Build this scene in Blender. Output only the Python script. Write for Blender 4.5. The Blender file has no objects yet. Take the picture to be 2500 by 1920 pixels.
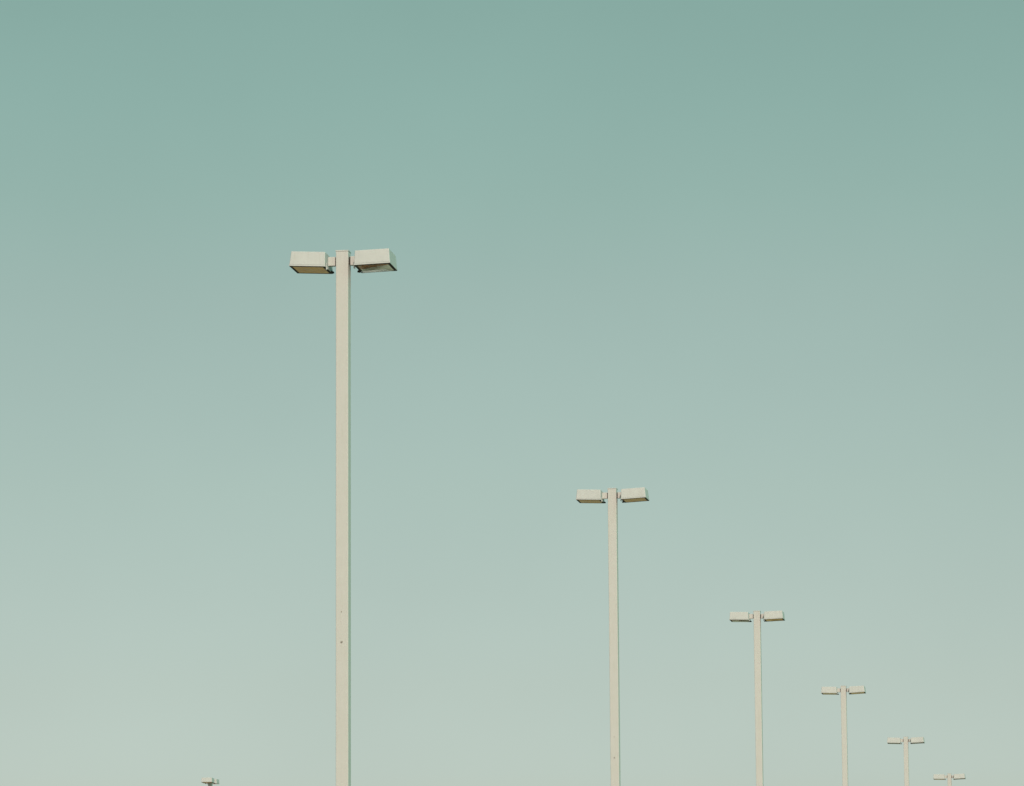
import bpy, bmesh, math, random
from mathutils import Vector, Matrix, noise

# ------------------------------------------------------------------ camera
C = bpy.context.scene.collection
sc = bpy.context.scene
FPX, PITCH, ROLL, ROW = 9726.7, 0.1538, -0.0066, 0.1720      # focal length in photo pixels, radians
EYE = Vector((0, 0, 1.6))
PW, PH = 2500.0, 1920.0
fwd = Vector((0, math.cos(PITCH), math.sin(PITCH)))
right0 = Vector((1, 0, 0))
down0 = Vector((0, math.sin(PITCH), -math.cos(PITCH)))
cr, sr = math.cos(ROLL), math.sin(ROLL)
right = cr * right0 - sr * down0
down = sr * right0 + cr * down0
cam = bpy.data.cameras.new('camera')
cam.sensor_width = 36.0
cam.lens = FPX / PW * 36.0
cam.clip_start, cam.clip_end = 0.1, 20000
co = bpy.data.objects.new('camera', cam)
C.objects.link(co)
M = Matrix((right, -down, -fwd)).transposed().to_4x4()
M.translation = EYE
co.matrix_world = M
sc.camera = co

# ------------------------------------------------------------------ sun, sky, exposure
SUN_EL = math.radians(33.0)
SUN_OFF = math.radians(18)          # to the right of the row's own direction, behind the camera
row = Vector((math.sin(ROW), math.cos(ROW), 0))
across = Vector((math.cos(ROW), -math.sin(ROW), 0))
h = (-row) * math.cos(SUN_OFF) + across * math.sin(SUN_OFF)
to_sun = Vector((h.x * math.cos(SUN_EL), h.y * math.cos(SUN_EL), math.sin(SUN_EL)))
sun = bpy.data.lights.new('sun', 'SUN')
sun.energy = 3.0
sun.angle = math.radians(0.5)
sun.color = (1.0, 0.81, 0.72)
so = bpy.data.objects.new('sun', sun)
C.objects.link(so)
so.rotation_euler = to_sun.to_track_quat('Z', 'Y').to_euler()

world = bpy.data.worlds.new('World')
sc.world = world
world.use_nodes = True
nt = world.node_tree
for n in list(nt.nodes): nt.nodes.remove(n)
out = nt.nodes.new('ShaderNodeOutputWorld')
bg = nt.nodes.new('ShaderNodeBackground')
sky = nt.nodes.new('ShaderNodeTexSky')
sky.sky_type = 'NISHITA'
sky.sun_disc = False
sky.sun_elevation = SUN_EL
sky.sun_rotation = math.atan2(to_sun.x, to_sun.y)
sky.air_density, sky.dust_density, sky.ozone_density = 1.0, 1.5, 1.0
tc = nt.nodes.new('ShaderNodeTexCoord')
sep = nt.nodes.new('ShaderNodeSeparateXYZ')
ramp = nt.nodes.new('ShaderNodeValToRGB')
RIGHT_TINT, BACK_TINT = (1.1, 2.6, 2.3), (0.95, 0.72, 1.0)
SKY_TINT = [(0.0, (0.9416, 0.9528, 0.9548)), (0.0574, (0.9416, 0.9528, 0.9548)), (0.0798, (0.9355, 0.9005, 0.8165)), (0.1043, (0.9495, 0.8985, 0.7473)), (0.1288, (0.9753, 0.9233, 0.7095)), (0.1532, (0.9879, 0.9374, 0.6842)), (0.1775, (0.9965, 0.9555, 0.6629)), (0.2017, (0.963, 0.9852, 0.6466)), (0.2247, (0.9473, 1.0103, 0.6416)), (0.2475, (0.9387, 1.0205, 0.6291)), (0.5, (0.8777, 1.791, 1.0223))]
ramp.color_ramp.interpolation = 'LINEAR'
els = ramp.color_ramp.elements
while len(els) < len(SKY_TINT): els.new(0.5)
for e, (p, c) in zip(els, SKY_TINT):
    e.position = p
for e, (p, c) in zip(els, SKY_TINT):
    e.color = (c[0], c[1], c[2], 1)
mul = nt.nodes.new('ShaderNodeMix')
mul.data_type = 'RGBA'; mul.blend_type = 'MULTIPLY'; mul.inputs[0].default_value = 1
nt.links.new(tc.outputs['Generated'], sep.inputs[0])
nt.links.new(sep.outputs['Z'], ramp.inputs[0])
nt.links.new(sky.outputs[0], mul.inputs[6])
nt.links.new(ramp.outputs[0], mul.inputs[7])
# tints added to unseen sky to light poles: brighter green right, less green behind
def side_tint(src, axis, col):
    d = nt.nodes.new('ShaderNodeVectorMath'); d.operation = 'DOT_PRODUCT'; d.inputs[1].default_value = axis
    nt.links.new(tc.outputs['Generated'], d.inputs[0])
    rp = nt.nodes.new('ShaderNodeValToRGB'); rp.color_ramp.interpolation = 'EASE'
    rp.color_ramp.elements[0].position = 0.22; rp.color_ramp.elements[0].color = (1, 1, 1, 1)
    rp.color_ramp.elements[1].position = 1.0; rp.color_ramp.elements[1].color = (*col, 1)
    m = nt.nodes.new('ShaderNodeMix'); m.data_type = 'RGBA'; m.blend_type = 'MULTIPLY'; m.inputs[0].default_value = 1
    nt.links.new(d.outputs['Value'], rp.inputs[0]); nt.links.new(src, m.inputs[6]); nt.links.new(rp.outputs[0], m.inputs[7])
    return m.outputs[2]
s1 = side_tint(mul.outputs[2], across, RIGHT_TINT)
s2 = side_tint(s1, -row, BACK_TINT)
hz = nt.nodes.new('ShaderNodeTexNoise'); hz.inputs['Scale'].default_value = 14; hz.inputs['Detail'].default_value = 3
nt.links.new(tc.outputs['Generated'], hz.inputs['Vector'])
hr = nt.nodes.new('ShaderNodeMapRange')
for i, x in zip((1, 2, 3, 4), (0.3, 0.7, 0.982, 1.018)): hr.inputs[i].default_value = x
nt.links.new(hz.outputs[0], hr.inputs[0])
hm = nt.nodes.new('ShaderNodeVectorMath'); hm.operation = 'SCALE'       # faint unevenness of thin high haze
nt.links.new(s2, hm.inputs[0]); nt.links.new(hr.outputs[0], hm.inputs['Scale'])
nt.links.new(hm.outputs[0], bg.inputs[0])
bg.inputs[1].default_value = 0.10
nt.links.new(bg.outputs[0], out.inputs[0])

sc.view_settings.view_transform = 'Standard'
sc.view_settings.look = 'None'
sc.view_settings.gamma = 1
sc.view_settings.exposure = 0
sc.render.engine = 'CYCLES'
sc.render.resolution_x, sc.render.resolution_y = 1024, 786

# ------------------------------------------------------------------ materials
def new_mat(name):
    m = bpy.data.materials.new(name); m.use_nodes = True
    return m, m.node_tree, m.node_tree.nodes['Principled BSDF']

def N(t, kind, **kw):
    n = t.nodes.new(kind)
    for k, v in kw.items(): setattr(n, k, v)
    return n

def mix(t, fac, a, b, blend='MIX'):
    n = N(t, 'ShaderNodeMix', data_type='RGBA', blend_type=blend)
    for s, v in ((n.inputs[0], fac), (n.inputs[6], a), (n.inputs[7], b)):
        if isinstance(v, (int, float)): s.default_value = v
        elif isinstance(v, tuple): s.default_value = (*v, 1)
        else: t.links.new(v, s)
    return n.outputs[2]

def tex(t, coord, scale, nscale, detail=4, rough=0.6):
    mp = N(t, 'ShaderNodeMapping'); mp.inputs['Scale'].default_value = scale
    t.links.new(coord, mp.inputs[0])
    n = N(t, 'ShaderNodeTexNoise'); n.inputs['Scale'].default_value = nscale
    n.inputs['Detail'].default_value = detail; n.inputs['Roughness'].default_value = rough
    t.links.new(mp.outputs[0], n.inputs['Vector'])
    return n.outputs[0]

def span(t, v, a, b, c=0.0, d=1.0):
    n = N(t, 'ShaderNodeMapRange'); t.links.new(v, n.inputs[0])
    for i, x in zip((1, 2, 3, 4), (a, b, c, d)): n.inputs[i].default_value = x
    return n.outputs[0]

def painted(name, base, chalk, dirt, streak):
    """old cream enamel: chalky mottling, run-off streaks, small chips"""
    m, t, b = new_mat(name)
    g = N(t, 'ShaderNodeNewGeometry').outputs['Position']
    mott = tex(t, g, (1, 1, 1), 6.0)
    run = tex(t, g, (1, 1, 0.08), 45.0, 3)
    fine = tex(t, g, (1, 1, 1), 140.0, 2)
    chip = tex(t, g, (1, 1, 1), 38.0, 5, 0.75)
    col = mix(t, span(t, mott, 0.35, 0.7), base, chalk)
    col = mix(t, span(t, run, 0.52, 0.78, 0, streak), col, dirt)
    col = mix(t, span(t, fine, 0.4, 0.8, 0, 0.06), col, dirt)
    col = mix(t, span(t, chip, 0.77, 0.80, 0, 0.5), col, (0.16, 0.115, 0.07))
    t.links.new(col, b.inputs['Base Color'])
    b.inputs['Roughness'].default_value = 0.55
    b.inputs['Specular IOR Level'].default_value = 0.35
    bp = N(t, 'ShaderNodeBump'); bp.inputs['Strength'].default_value = 0.12; bp.inputs['Distance'].default_value = 0.002
    t.links.new(fine, bp.inputs['Height']); t.links.new(bp.outputs[0], b.inputs['Normal'])
    return m

POLE_PAINT = painted('pole_paint', (0.468, 0.444, 0.422), (0.485, 0.457, 0.441), (0.38, 0.35, 0.29), 0.25)
HEAD_PAINT = painted('head_paint', (0.435, 0.425, 0.418), (0.475, 0.462, 0.452), (0.34, 0.32, 0.27), 0.30)

def simple(name, col, rough, metal=0.0, vary=0.0, vscale=30):
    m, t, b = new_mat(name)
    g = N(t, 'ShaderNodeNewGeometry').outputs['Position']
    n = tex(t, g, (1, 1, 1), vscale)
    c2 = tuple(max(0, x * (1 - vary)) for x in col)
    t.links.new(mix(t, span(t, n, 0.35, 0.65), col, c2), b.inputs['Base Color'])
    b.inputs['Roughness'].default_value = rough
    b.inputs['Metallic'].default_value = metal
    return m

GASKET = simple('door_gasket', (0.020, 0.013, 0.006), 0.8, 0, 0.5)
RUST = simple('rust', (0.09, 0.045, 0.02), 0.85, 0, 0.5, 80)
STEEL = simple('bare_fitting', (0.26, 0.23, 0.18), 0.6, 0.1, 0.4)
CONCRETE = simple('concrete', (0.36, 0.34, 0.30), 0.9, 0, 0.3, 12)
MIRROR = simple('aluminium_reflector', (0.90, 0.91, 0.88), 0.08, 0.9, 0.08, 14)

def lens_mat(name, deep, amber, lo, hi):
    m, t, b = new_mat(name)
    g = N(t, 'ShaderNodeNewGeometry').outputs['Position']
    n = tex(t, g, (1, 1, 1), 11.0, 3)
    t.links.new(mix(t, span(t, n, lo, hi), deep, amber), b.inputs['Base Color'])
    b.inputs['Roughness'].default_value = 0.22
    b.inputs['IOR'].default_value = 1.5
    b.inputs['Specular Tint'].default_value = (*[min(1, x * 1.6 + 0.25) for x in amber], 1)
    return m

LENS_BROWN = lens_mat('browned_lens', (0.55, 0.22, 0.03), (0.85, 0.44, 0.08), 0.30, 0.70)
LENS_DARK = lens_mat('smoked_lens', (0.03, 0.018, 0.006), (0.40, 0.22, 0.04), 0.42, 0.80)
LENS_AMBER = lens_mat('amber_lens', (0.98, 0.44, 0.06), (1.0, 0.66, 0.20), 0.35, 0.65)


def stained_lens():
    """pale diffuser, browned along its front edge and in ragged streaks"""
    m, t, b = new_mat('stained_lens')
    o = N(t, 'ShaderNodeTexCoord').outputs['Object']
    xyz = N(t, 'ShaderNodeSeparateXYZ'); t.links.new(o, xyz.inputs[0])
    wob = tex(t, o, (1, 1, 1), 16.0, 4)
    def M(op, a, b_):
        n = N(t, 'ShaderNodeMath', operation=op)
        for k, v in enumerate((a, b_)):
            if isinstance(v, float): n.inputs[k].default_value = v
            else: t.links.new(v, n.inputs[k])
        return n.outputs[0]
    edge = M('ADD', M('ADD', xyz.outputs['Y'], M('MULTIPLY', xyz.outputs['X'], 0.42)), M('MULTIPLY', wob, 0.10))
    brown = span(t, edge, -0.008, 0.012, 1.0, 0.0)
    st = tex(t, o, (7, 26, 1), 1.0, 3)
    streak = M('MULTIPLY', span(t, st, 0.57, 0.62), span(t, xyz.outputs['X'], -0.03, 0.0))
    fac = M('MAXIMUM', brown, streak)
    t.links.new(mix(t, fac, (0.95, 0.95, 0.88), (0.34, 0.11, 0.012)), b.inputs['Base Color'])
    b.inputs['Roughness'].default_value = 0.2
    return m
LENS_PALE = stained_lens()

def ground_mat():
    m, t, b = new_mat('worn_asphalt')
    g = N(t, 'ShaderNodeNewGeometry').outputs['Position']
    big = tex(t, g, (1, 1, 1), 0.05, 5)
    fine = tex(t, g, (1, 1, 1), 22.0, 4)
    col = mix(t, span(t, big, 0.35, 0.65), (0.31, 0.275, 0.205), (0.36, 0.32, 0.24))
    col = mix(t, span(t, fine, 0.4, 0.7, 0, 0.5), col, (0.16, 0.14, 0.11))
    t.links.new(col, b.inputs['Base Color']); b.inputs['Roughness'].default_value = 0.92
    return m

# ------------------------------------------------------------------ mesh helpers
def link(name, bm, mat, parent=None, bevel=0.0):
    if bevel:
        bmesh.ops.bevel(bm, geom=list(bm.edges), offset=bevel, segments=2, affect='EDGES', profile=0.6)
    bmesh.ops.recalc_face_normals(bm, faces=bm.faces)
    me = bpy.data.meshes.new(name); bm.to_mesh(me); bm.free()
    me.materials.append(mat)
    o = bpy.data.objects.new(name, me); C.objects.link(o)
    if parent: o.parent = parent
    return o

def box(bm, x0, x1, y0, y1, z0, z1, tx=0.0, ty=0.0):
    """box whose top is narrower than its foot by tx, ty on every side"""
    v = [bm.verts.new(p) for p in (
        (x0, y0, z0), (x1, y0, z0), (x1, y1, z0), (x0, y1, z0),
        (x0 + tx, y0 + ty, z1), (x1 - tx, y0 + ty, z1), (x1 - tx, y1 - ty, z1), (x0 + tx, y1 - ty, z1))]
    for f in ((3, 2, 1, 0), (4, 5, 6, 7), (0, 1, 5, 4), (1, 2, 6, 5), (2, 3, 7, 6), (3, 0, 4, 7)):
        bm.faces.new([v[i] for i in f])

def cyl_y(bm, x, z, y0, y1, r, seg=20):
    """short cylinder along y"""
    mtx = Matrix.Translation((x, (y0 + y1) / 2, z)) @ Matrix.Rotation(math.pi / 2, 4, 'X')
    bmesh.ops.create_cone(bm, cap_ends=True, segments=seg, radius1=r, radius2=r, depth=abs(y1 - y0), matrix=mtx)

# ------------------------------------------------------------------ street lamp pieces (local: x across the row, y along it, z up)
PWID = 0.127          # square pole
HS = 0.366            # head, outer size at its foot
HH = 0.135            # hood height
RIM = 0.017
ARM_OUT = 0.084       # from pole face to head
ARM_TOP, ARM_H, ARM_D = 0.059, 0.090, 0.056

def hood_mesh(bm):
    """tapered open-bottomed hood with folded wall"""
    a = HS / 2; b = a - 0.009; th = 0.004
    rings = []
    def ring(s, z):
        return [bm.verts.new((x * s, y * s, z)) for x, y in ((-1, -1), (1, -1), (1, 1), (-1, 1))]
    o0 = ring(a, 0.0); o1 = ring(b, HH); i0 = ring(a - th, 0.0); i1 = ring(b - th, HH - th)
    for k in range(4):
        n = (k + 1) % 4
        bm.faces.new((o0[k], o0[n], o1[n], o1[k]))
        bm.faces.new((i0[n], i0[k], i1[k], i1[n]))
        bm.faces.new((o0[n], o0[k], i0[k], i0[n]))
    bm.faces.new(o1); bm.faces.new(i1[::-1])
    es = [e for e in bm.edges if (all(v in o1 for v in e.verts)) or
          (sum(v in o0 for v in e.verts) == 1 and sum(v in o1 for v in e.verts) == 1)]
    bmesh.ops.bevel(bm, geom=es, offset=0.007, segments=3, affect='EDGES', profile=0.5)

def ring_frame(bm, outer, inner, z0, z1):
    def sq(s, z): return [bm.verts.new((x * s, y * s, z)) for x, y in ((-1, -1), (1, -1), (1, 1), (-1, 1))]
    a, b, c, d = sq(outer, z0), sq(outer, z1), sq(inner, z0), sq(inner, z1)
    for k in range(4):
        n = (k + 1) % 4
        bm.faces.new((a[k], a[n], b[n], b[k])); bm.faces.new((c[n], c[k], d[k], d[n]))
        bm.faces.new((a[n], a[k], c[k], c[n])); bm.faces.new((b[k], b[n], d[n], d[k]))

def lens_sheet(bm, half, z, amp, seed, n=26, thick=0.003):
    """slightly warped plastic pane"""
    def P(i, j, dz):
        x = -half + 2 * half * i / n; y = -half + 2 * half * j / n
        e = min(1, 4 * min(i, n - i) / n) * min(1, 4 * min(j, n - j) / n)
        w = noise.noise(Vector((x * 9 + seed * 3.7, y * 9, seed))) * amp * e
        return (x, y, z + w + dz)
    lay = []
    for dz in (0.0, thick):
        lay.append([[bm.verts.new(P(i, j, dz)) for j in range(n + 1)] for i in range(n + 1)])
    for i in range(n):
        for j in range(n):
            a, b = lay
            bm.faces.new((a[i][j], a[i][j + 1], a[i + 1][j + 1], a[i + 1][j]))
            bm.faces.new((b[i][j], b[i + 1][j], b[i + 1][j + 1], b[i][j + 1]))
    for f in bm.faces: f.smooth = True

def reflector_sheet(outline, slope, z_back, y_back, seed, amp):
    """crumpled aluminium reflector added to mirror the sky: high at the back, dropping towards the front"""
    bm = bmesh.new()
    n = 40
    xs = [p[0] for p in outline]; ys = [p[1] for p in outline]
    def inside(x, y):
        c = False
        for k in range(len(outline)):
            x1, y1 = outline[k]; x2, y2 = outline[k - 1]
            if (y1 > y) != (y2 > y) and x < (x2 - x1) * (y - y1) / (y2 - y1) + x1: c = not c
        return c
    grid = {}
    def V(i, j):
        if (i, j) not in grid:
            x = min(xs) + (max(xs) - min(xs)) * i / n; y = min(ys) + (max(ys) - min(ys)) * j / n
            z = z_back - (y_back - y) * math.tan(slope)
            z += noise.noise(Vector((x * 11 + seed, y * 7, seed * 1.3))) * amp
            grid[i, j] = bm.verts.new((x, y, z))
        return grid[i, j]
    for i in range(n):
        for j in range(n):
            x = min(xs) + (max(xs) - min(xs)) * (i + .5) / n; y = min(ys) + (max(ys) - min(ys)) * (j + .5) / n
            if inside(x, y):
                bm.faces.new((V(i, j), V(i, j + 1), V(i + 1, j + 1), V(i + 1, j)))
    for f in bm.faces: f.smooth = True
    bmesh.ops.solidify(bm, geom=list(bm.faces), thickness=-0.0012)
    return bm

MESH = {}
def shared(name, key, build, mat, parent, bevel=0.0):
    """first call builds the mesh, later calls copy the object (mesh data shared)"""
    if key not in MESH:
        bm = bmesh.new(); build(bm)
        o = link(name, bm, mat, parent, bevel); MESH[key] = o
        return o
    o = MESH[key].copy(); C.objects.link(o); o.parent = parent
    return o

def lamp_head(lamp, zt, side, tilt, pitch, lens, seed, sheet=None, along=False):
    """one box head; side -1 / +1; along=True puts the arm in line with the row"""
    d = Vector((0, side, 0)) if along else Vector((side, 0, 0))
    hood = shared('lamp_head', 'hood', hood_mesh, HEAD_PAINT, lamp)
    reach = PWID / 2 + ARM_OUT + HS / 2
    # the head tips up and down at the arm's end
    hinge = d * (PWID / 2 + ARM_OUT)
    hood.rotation_mode = 'XYZ'
    if along: hood.rotation_euler = (side * tilt, pitch, 0)
    else: hood.rotation_euler = (pitch, -side * tilt, 0)
    R = hood.rotation_euler.to_matrix()
    off = R @ (d * (HS / 2))
    hood.location = Vector((0, 0, zt - 0.035 - HH)) + hinge + off
    shared('door_frame', 'frame', lambda bm: ring_frame(bm, HS / 2 + 0.002, HS / 2 - 0.029, -RIM, -0.0015), HEAD_PAINT, hood, 0.0015)
    shared('gasket', 'gasket', lambda bm: ring_frame(bm, HS / 2 - 0.001, HS / 2 - 0.027, -RIM - 0.003, -RIM - 0.0005), GASKET, hood)
    shared('lens', 'lens%d' % seed, lambda bm: lens_sheet(bm, HS / 2 - 0.0275, -RIM - 0.002, 0.004, seed), lens, hood)
    # latch and hinges sit on the inner side and on the back
    def latch(bm):
        box(bm, -0.014, 0.014, 0, 0.006, -0.040, 0.030, 0.002, 0)
        box(bm, -0.009, 0.009, 0.006, 0.014, -0.034, -0.012)
    def hinges(bm):
        box(bm, -0.030, 0.030, 0, 0.014, -0.016, 0.006, 0.004, 0.002)
        box(bm, -0.014, 0.014, 0.014, 0.026, -0.016, 0.000, 0.002, 0.002)
    def put(o, u, v):
        # u along the inner side (towards +row positive), sits on the inner face
        if along:
            o.location = Vector((u, -side * (HS / 2 + 0.002), v)); o.rotation_euler = (0, 0, 0 if side < 0 else math.pi)
        else:
            o.location = Vector((-side * (HS / 2 + 0.002), u, v)); o.rotation_euler = (0, 0, -side * math.pi / 2 * -1 if side > 0 else -math.pi / 2)
    put(shared('latch', 'latch', latch, HEAD_PAINT, hood, 0.0012), -0.125, 0)
    put(shared('hinge', 'hinge', hinges, GASKET, hood, 0.0015), 0.118, -0.008)
    if sheet:
        bm = reflector_sheet(*sheet)
        r = link('reflector', bm, MIRROR, hood)
        r['label'] = 'pale crumpled reflector sheet added below the opening, tilted to mirror the sky'
    return hood

def arm_mesh(bm):
    box(bm, 0.014, ARM_OUT + 0.004, -ARM_D / 2, ARM_D / 2, -ARM_H, 0)

def neck_mesh(bm):
    box(bm, -0.001, 0.0145, -ARM_D / 2 + 0.007, ARM_D / 2 - 0.007, -ARM_H + 0.008, -0.008)

def street_lamp(x, y, height, tilts, pitches, lenses, seeds, label, sheets=(None, None), along=False):
    lamp = bpy.data.objects.new('street_lamp', None); C.objects.link(lamp)
    lamp.location = (x, y, 0); lamp.rotation_euler = (0, 0, -ROW)
    lamp['label'] = label; lamp['category'] = 'street lamp'; lamp['group'] = 'cream twin headed car park lamps'
    w = PWID / 2
    def pole(bm):
        box(bm, -w, w, -w, w, 0.62, height - 0.014)
        es = [e for e in bm.edges if abs(e.verts[0].co.z - e.verts[1].co.z) > 1]
        bmesh.ops.bevel(bm, geom=es, offset=0.006, segments=3, affect='EDGES', profile=0.5)
    p = shared('pole', 'pole%.3f' % height, pole, POLE_PAINT, lamp)
    for dz, r, key in ((3.63, 0.0045, 'small'), (3.93, 0.0095, 'large')):
        b = shared('bolt', 'bolt' + key, lambda bm: cyl_y(bm, 0, 0, -0.004, 0.001, r),
                   RUST if key == 'large' else STEEL, p)
        if key == 'large':
            plug = shared('bolt_plug', 'plug', lambda bm: cyl_y(bm, 0, 0, -0.006, -0.0035, 0.0055), POLE_PAINT, lamp)
        b.location = (-0.004, -w, height - dz)
        if key == 'large': plug.location = (-0.004, -w, height - dz)
    cap = shared('pole_cap', 'cap', lambda bm: (box(bm, -w - .003, w + .003, -w - .003, w + .003, -0.012, 0.0),
                                                  box(bm, -w + .004, w - .004, -w + .004, w - .004, -0.0145, -0.0125)), HEAD_PAINT, lamp, 0.001)
    cap.location = (0, 0, height)
    base = shared('base', 'base', lambda bm: (bmesh.ops.create_cone(bm, cap_ends=True, segments=40, radius1=0.31, radius2=0.30, depth=0.62,
                                                                    matrix=Matrix.Translation((0, 0, 0.30)))), CONCRETE, lamp)
    plate = shared('base_plate', 'plate', lambda bm: box(bm, -.15, .15, -.15, .15, 0.6105, 0.632), POLE_PAINT, lamp, 0.002)
    for s, k in ((-1, 0), (1, 1)):
        a = shared('arm', 'arm', arm_mesh, POLE_PAINT, lamp, 0.003)
        nk = shared('arm_neck', 'neck', neck_mesh, GASKET, a)
        d = Vector((0, s, 0)) if along else Vector((s, 0, 0))
        a.location = d * w + Vector((0, 0, height - ARM_TOP))
        a.rotation_euler = (0, 0, (math.pi / 2 * s) if along else (0 if s > 0 else math.pi))
        lamp_head(lamp, height, s, math.radians(tilts[k]), math.radians(pitches[k]), lenses[k], seeds[k], sheets[k], along)
    return lamp

# ------------------------------------------------------------------ the setting
bm = bmesh.new()
bmesh.ops.create_grid(bm, x_segments=40, y_segments=40, size=6000)
g = link('ground', bm, ground_mat()); g['kind'] = 'structure'

# ------------------------------------------------------------------ the row, each post where the photograph shows its top
def ray(px, py):
    return fwd + right * ((px - PW / 2) / FPX) + down * ((py - PH / 2) / FPX)

TOP = 7.531 + 1.6
def stand(px, py, height):
    """ground position of a post whose cap's front edge is seen at this photo pixel"""
    r = ray(px, py); t = (height - EYE.z) / r.z
    q = EYE + r * t + row * (PWID / 2)
    return q.x, q.y

A, B_, D = LENS_AMBER, LENS_BROWN, LENS_DARK
# reflector sheets added to brighten the undersides with mirrored sky: (outline, slope, z_back, y_back, seed, amplitude)
m1 = ([(-0.145, 0.145), (-0.150, -0.01), (-0.09, -0.075), (-0.02, -0.11), (0.035, -0.13), (0.10, -0.125), (0.13, -0.09), (0.115, -0.02),
       (0.02, 0.02), (-0.01, 0.045), (0.04, 0.055), (0.125, 0.02), (0.135, 0.05), (0.05, 0.085), (0.04, 0.11), (0.14, 0.09), (0.148, 0.145)],
      math.radians(8.5), -0.0265, 0.145, 2.0, 0.0003)
m3 = ([(-0.03, 0.14), (-0.02, -0.05), (0.05, -0.09), (0.13, -0.06), (0.145, 0.14)], math.radians(4.9), -0.0265, 0.14, 5.0, 0.0004)
m3b = ([(-0.09, 0.14), (-0.05, 0.05), (0.05, 0.03), (0.13, 0.07), (0.145, 0.14)], math.radians(4.9), -0.0265, 0.14, 8.0, 0.0004)

rowspec = [
    ((834.9, 611.0), (3.2, 1.5), (-1.2, -2.0), (B_, LENS_PALE), (1, 2), (None, m1),
     'nearest, tallest looking lamp post, added sky-mirroring reflector in its right head'),
    ((1493.9, 1191.8), (2.2, 2.8), (-0.8, -0.8), (B_, B_), (3, 4), (None, None),
     'second cream lamp post of the row, both heads with brown lenses'),
    ((1847.4, 1491.2), (1.6, 2.0), (-1.2, -1.2), (LENS_PALE, A), (5, 6), (m3, m3b),
     'third lamp post of the row, pale strip under its dark left head'),
    ((2058.6, 1674.4), (1.8, 2.8), (-1.0, -1.0), (A, A), (7, 8), (None, None),
     'fourth lamp post of the row, amber glint under both heads'),
    ((2211.0, 1799.0), (2.3, 2.3), (-0.8, -0.8), (D, D), (9, 10), (None, None),
     'fifth lamp post of the row, dark under its left head'),
    ((2317.5, 1888.8), (1.8, 2.6), (-0.8, -0.8), (A, D), (11, 12), (None, None),
     'farthest lamp post of the row, heads just above the lower right edge'),
]
for (px, py), tl, pt, le, se, sh, lab in rowspec:
    x, y = stand(px, py, TOP)
    street_lamp(x, y, TOP, tl, pt, le, se, lab, sh)
    print('POST', round(x, 2), round(y, 2))

# the single post at lower left, its arms in line with the row
DEP = 133.0
r = ray(513.5, 1899.5); q = EYE + r * (DEP / r.dot(fwd))
street_lamp(q.x, q.y, q.z, (3.0, 1.0), (0, 0), (B_, B_), (13, 14),
            'lone lamp post at lower left, turned so one head overlaps the other', along=True)
